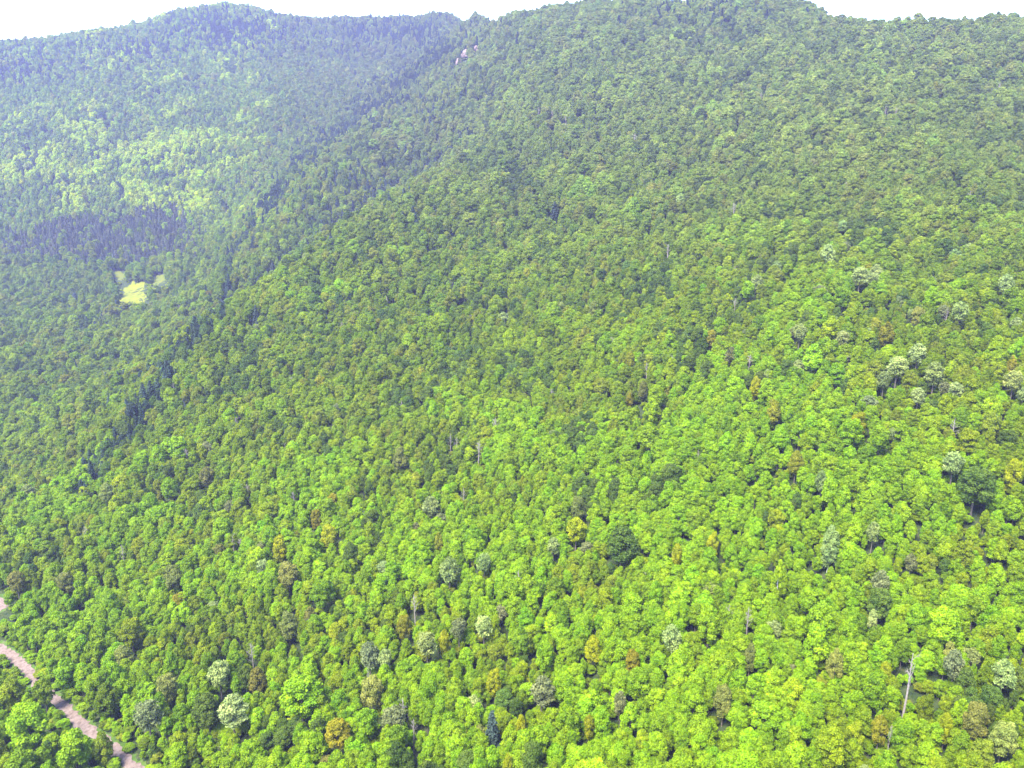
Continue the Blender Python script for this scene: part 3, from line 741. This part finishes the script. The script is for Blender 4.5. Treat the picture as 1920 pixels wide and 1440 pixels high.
def words_for(t, i):
    c = t['col']; so = t['sort']
    if so == 'd': return 'bare grey dead tree'
    if so == 'c': return 'dark pointed conifer'
    if so == 'w': return 'white-stemmed birch'
    cw = CW.get(c) or {FIR: 'very dark green', SILVER: 'silvery', CREAM: 'cream', YELLOW: 'yellow', ORANGE: 'orange-tan', TAN: 'tan', RUST: 'rust-brown', GREY: 'greyish'}[c]
    size = 'large ' if t['s'] > 1.22 else 'small ' if t['s'] < .82 else ''
    slim = 'tall ' if t['h'] / t['s'] > 1.18 else 'spreading ' if t['h'] / t['s'] < .84 else ''
    return size + slim + cw + (' feathery tree' if so == 's' else ' tree')
ORD = ['', 'second ', 'third ', 'fourth ', 'fifth ', 'sixth ', 'seventh ', 'eighth ', 'ninth ', 'tenth ']
def auto_label(i):
    t = T[i]; w = words_for(t, i)
    q = sorted(AK, key=lambda k: (tx_[i] - tx_[k]) ** 2 + (ty_[i] - ty_[k]) ** 2)
    for rank in range(10):
        for k in q[:14 if rank == 0 else 8]:
            if k == i: continue
            dx, dy = tx_[i] - tx_[k], ty_[i] - ty_[k]; D = math.hypot(dx, dy)
            dr = ('left of' if dx < 0 else 'right of') if abs(dx) > 2.2 * abs(dy) else ('above' if dy < 0 else 'below') if abs(dy) > 2.2 * abs(dx) else \
                 ('above and left of' if dy < 0 and dx < 0 else 'above and right of' if dy < 0 else 'below and left of' if dx < 0 else 'below and right of')
            how = 'close ' if D < tr[i] + tr[k] + 25 else '' if D < 170 else 'far '
            l = (ORD[rank] + w + ' ' + how + dr + ' ' + SHORT[k])
            if len(l.split()) <= 16 and l not in used:
                used.add(l); return l
    return w + ' on the wooded slope'
STAND = {}
for i in chosen:
    if T[i]['sort'] == 'c' and not T[i]['label']:
        x_, y_ = tx_[i], ty_[i]
        if 370 < y_ < 500 and x_ < 420: STAND[i] = ('dark pointed conifer in the dense purplish stand just above the yellow meadow', 'conifers of the stand above the meadow')
        elif line_dist(np.array([x_]), np.array([y_]), CREASE)[0] < 60: STAND[i] = ('dark pointed fir in the shaded gully between the near slope and the far hill', 'firs down the shaded gully')
        elif line_dist(np.array([x_]), np.array([y_]), EDGE)[0] < 40: STAND[i] = ('dark pointed fir just behind the brow of the near slope', 'firs behind the near brow')
        elif x_ < 420 and y_ > 480: STAND[i] = ('scattered dark conifer among round crowns on the valley floor', 'conifers on the valley floor')
        else: STAND[i] = ('dark spruce among round crowns high on the hazy ridges', 'spruces on the high ridges')
        T[i]['label'] = STAND[i][0]
order = sorted(chosen, key=lambda i: (-tr[i]))
for i in order:
    if not T[i]['label']: T[i]['label'] = auto_label(i)

# ---------------------------------------------------------------- tree objects
NAME = {'b': 'broadleaf_tree', 's': 'silver_leaved_tree', 'a': 'autumn_tinted_tree', 'd': 'dead_tree', 'w': 'birch_tree', 'c': 'conifer_tree'}
CAT = {'b': 'tree', 's': 'tree', 'a': 'tree', 'd': 'dead tree', 'w': 'birch', 'c': 'conifer'}
GRP = {'b': 'green broadleaf trees on the near slope', 's': 'pale feathery trees scattered over the slope', 'a': 'yellow, tan and orange trees scattered over the slope',
       'd': 'bleached dead trees scattered over the slope', 'w': 'white-stemmed birches on the slope', 'c': 'dark conifers'}
source, trunk_src = {}, None
for i in chosen:
    t = T[i]; so = t['sort']
    root = bpy.data.objects.new(NAME[so], None); col.objects.link(root)
    root.empty_display_size = .5
    root.location = (t['x'], t['y'], t['z'] - .05); root.rotation_euler = (0, 0, t['rot']); root.scale = (t['s'], t['s'], t['h'])
    root['label'] = t['label']; root['category'] = CAT[so]; root['group'] = STAND[i][1] if i in STAND else GRP[so]
    def child(nm, me):
        c = bpy.data.objects.new(nm, me); col.objects.link(c); c.parent = root; return c
    if so == 'd':
        child('trunk', SNAG[t['var']]); child('branches', TWIG[t['var']])
    else:
        c = child('crown', CROWN[t['var']]); c['tint'] = [*map(float, t['tint']), 1.0]
        source.setdefault(t['var'], c)
        if td_[i] < 380 or so == 'w':
            k = child('trunk', BIRCH[t['var'] % 2] if so == 'w' else TRUNK[t['var'] % 3])
            if so != 'w': trunk_src = trunk_src or k
assert len(source) == len(CROWN), source.keys()

# ---------------------------------------------------------------- the rest of the wood: one object, crowns and trunks set out by geometry nodes
ch = set(chosen)
rest = [i for i in range(nt_) if i not in ch and T[i]['sort'] != 'd']
me = bpy.data.meshes.new('forest')
me.from_pydata([(T[i]['x'], T[i]['y'], T[i]['z'] - .05) for i in rest], [], [])
for nm, ty, val in (('variant', 'INT', [T[i]['var'] for i in rest]), ('turn', 'FLOAT', [T[i]['rot'] for i in rest])):
    at = me.attributes.new(nm, ty, 'POINT'); at.data.foreach_set('value', val)
at = me.attributes.new('size', 'FLOAT_VECTOR', 'POINT'); at.data.foreach_set('vector', np.array([(T[i]['s'], T[i]['s'], T[i]['h']) for i in rest], np.float32).ravel())
at = me.attributes.new('tint', 'FLOAT_COLOR', 'POINT'); at.data.foreach_set('color', np.array([(*T[i]['tint'], 1) for i in rest], np.float32).ravel())
fo = bpy.data.objects.new('forest', me); col.objects.link(fo); fo['kind'] = 'stuff'
fo['label'] = 'dense mixed forest with low undergrowth covering the hills around the nearer trees'
ng = bpy.data.node_groups.new('forest', 'GeometryNodeTree')
ng.interface.new_socket('Geometry', in_out='INPUT', socket_type='NodeSocketGeometry'); ng.interface.new_socket('Geometry', in_out='OUTPUT', socket_type='NodeSocketGeometry')
G = ng.nodes.new; L = ng.links.new
gin, gout, join = G('NodeGroupInput'), G('NodeGroupOutput'), G('GeometryNodeJoinGeometry')
def attr(nm, ty):
    a = G('GeometryNodeInputNamedAttribute'); a.data_type = ty; a.inputs['Name'].default_value = nm; return a.outputs['Attribute']
a_var, a_turn, a_size = attr('variant', 'INT'), attr('turn', 'FLOAT'), attr('size', 'FLOAT_VECTOR')
cmb = G('ShaderNodeCombineXYZ'); L(a_turn, cmb.inputs['Z'])
def inst(obj, var=None):
    oi = G('GeometryNodeObjectInfo'); oi.transform_space = 'ORIGINAL'; oi.inputs['Object'].default_value = obj; oi.inputs['As Instance'].default_value = True
    ip = G('GeometryNodeInstanceOnPoints'); L(gin.outputs[0], ip.inputs['Points']); L(oi.outputs['Geometry'], ip.inputs['Instance'])
    L(cmb.outputs[0], ip.inputs['Rotation']); L(a_size, ip.inputs['Scale'])
    if var is not None:
        cp = G('FunctionNodeCompare'); cp.data_type = 'INT'; cp.operation = 'EQUAL'; L(a_var, cp.inputs[2]); cp.inputs[3].default_value = var; L(cp.outputs[0], ip.inputs['Selection'])
    L(ip.outputs[0], join.inputs[0])
for k in range(len(CROWN)): inst(source[k], k)
inst(trunk_src)
L(join.outputs[0], gout.inputs[0])
md = fo.modifiers.new('forest', 'NODES'); md.node_group = ng

# ---------------------------------------------------------------- rock ledges
def ledge(px_, py_, w, h, label, seed):
    r = np.random.default_rng(seed); x, y = hit(px_, py_, 3.0); d = project(x, y, float(ground(x, y)))[2]
    W_, H_ = w * d / F, h * d / F * 1.15; V = []; Fq = []
    nU, nV = 14, 8
    for j in range(nV + 1):
        for i in range(nU):
            a = 2 * math.pi * i / nU; q = (1 - (j / nV) ** 2.6)
            rr = (.55 + .6 * r.random()) * q + .02
            V.append((math.cos(a) * W_ * .5 * rr, math.sin(a) * W_ * .45 * rr, -1 + (H_ + 1) * j / nV + 1.1 * r.normal() * q))
    for j in range(nV):
        for i in range(nU): Fq.append([j * nU + i, j * nU + (i + 1) % nU, (j + 1) * nU + (i + 1) % nU, (j + 1) * nU + i])
    o = mesh_obj('rock_ledge', V, np.array(Fq), M_rock); o.location = (x, y, float(ground(x, y))); o['label'] = label; o['category'] = 'rock'; o['group'] = 'bare rock ledges in the wood'
ledge(874, 104, 20, 13, 'largest pinkish bare ledge on the crest of the middle spur', 1)
ledge(860, 117, 13, 9, 'pinkish ledge just downhill of the largest ledge on the spur', 5)
ledge(893, 92, 13, 8, 'low pinkish ledge just uphill of the largest ledge on the spur', 2)
ledge(906, 78, 10, 9, 'small pinkish ledge higher up the crest of the spur', 6)
ledge(968, 54, 14, 7, 'topmost pinkish ledge on the spur, close under the skyline', 3)
ledge(1690, 200, 17, 10, 'brownish rock ledge high on the right-hand slope', 4)

# ---------------------------------------------------------------- air, sky, sun, camera
hz, nt, out = new_mat('thin_blue_haze')
pv = N(nt, 'ShaderNodeVolumePrincipled', Density=HAZE_D, Anisotropy=0.2); pv.inputs['Color'].default_value = (*HAZE_C, 1)
nt.links.new(pv.outputs[0], out.inputs['Volume'])
x0, x1, y0, y1, z0, z1 = -2470, 2470, -490, 3490, float(GZ.min()) - 1.5, max(float((tz_ + 16 * th).max()), float(GZ.max())) + 6
V = [(x, y, z) for z in (z0, z1) for y in (y0, y1) for x in (x0, x1)]
o = mesh_obj('haze', V, np.array([[0, 2, 3, 1], [4, 5, 7, 6], [0, 1, 5, 4], [2, 6, 7, 3], [0, 4, 6, 2], [1, 3, 7, 5]]), hz); o['kind'] = 'stuff'
o['label'] = 'thin bluish haze filling the valley air'

EL, AZ = math.radians(SUN_EL), math.radians(SUN_AZ)            # azimuth clockwise from straight ahead (+Y)
w = bpy.data.worlds.new('World'); sc.world = w; w.use_nodes = True
bg = w.node_tree.nodes['Background']; sky = w.node_tree.nodes.new('ShaderNodeTexSky'); sky.sky_type = 'NISHITA'; sky.sun_disc = False
sky.sun_elevation = EL; sky.sun_rotation = AZ; sky.altitude = 500; sky.air_density = 1.0; sky.dust_density = SKY_DUST; sky.ozone_density = 1.0
w.node_tree.links.new(sky.outputs[0], bg.inputs['Color']); bg.inputs['Strength'].default_value = SKY_S
sl = bpy.data.lights.new('sun', 'SUN'); sl.energy = SUN_E; sl.angle = math.radians(SUN_ANG); sl.color = (1.0, .95, .86)
so_ = bpy.data.objects.new('sun', sl); col.objects.link(so_)
from mathutils import Vector
so_.rotation_euler = Vector((math.sin(AZ) * math.cos(EL), math.cos(AZ) * math.cos(EL), math.sin(EL))).to_track_quat('Z', 'Y').to_euler()

cam = bpy.data.cameras.new('camera'); co = bpy.data.objects.new('camera', cam); col.objects.link(co)
co.location = (0, 0, CZ); co.rotation_euler = (math.radians(75), 0, 0); cam.sensor_width = 36; cam.lens = 36 * F / 1920
cam.clip_start = .5; cam.clip_end = 9000; sc.camera = co

vs = sc.view_settings; vs.view_transform = 'Standard'; vs.look = 'None'; vs.exposure = EXPO; vs.gamma = 1.0; vs.use_curve_mapping = False
cy = sc.cycles; cy.volume_bounces = 1; cy.max_bounces = 6; cy.diffuse_bounces = 3; cy.transmission_bounces = 2; cy.glossy_bounces = 1; cy.transparent_max_bounces = 4
cy.use_denoising = True
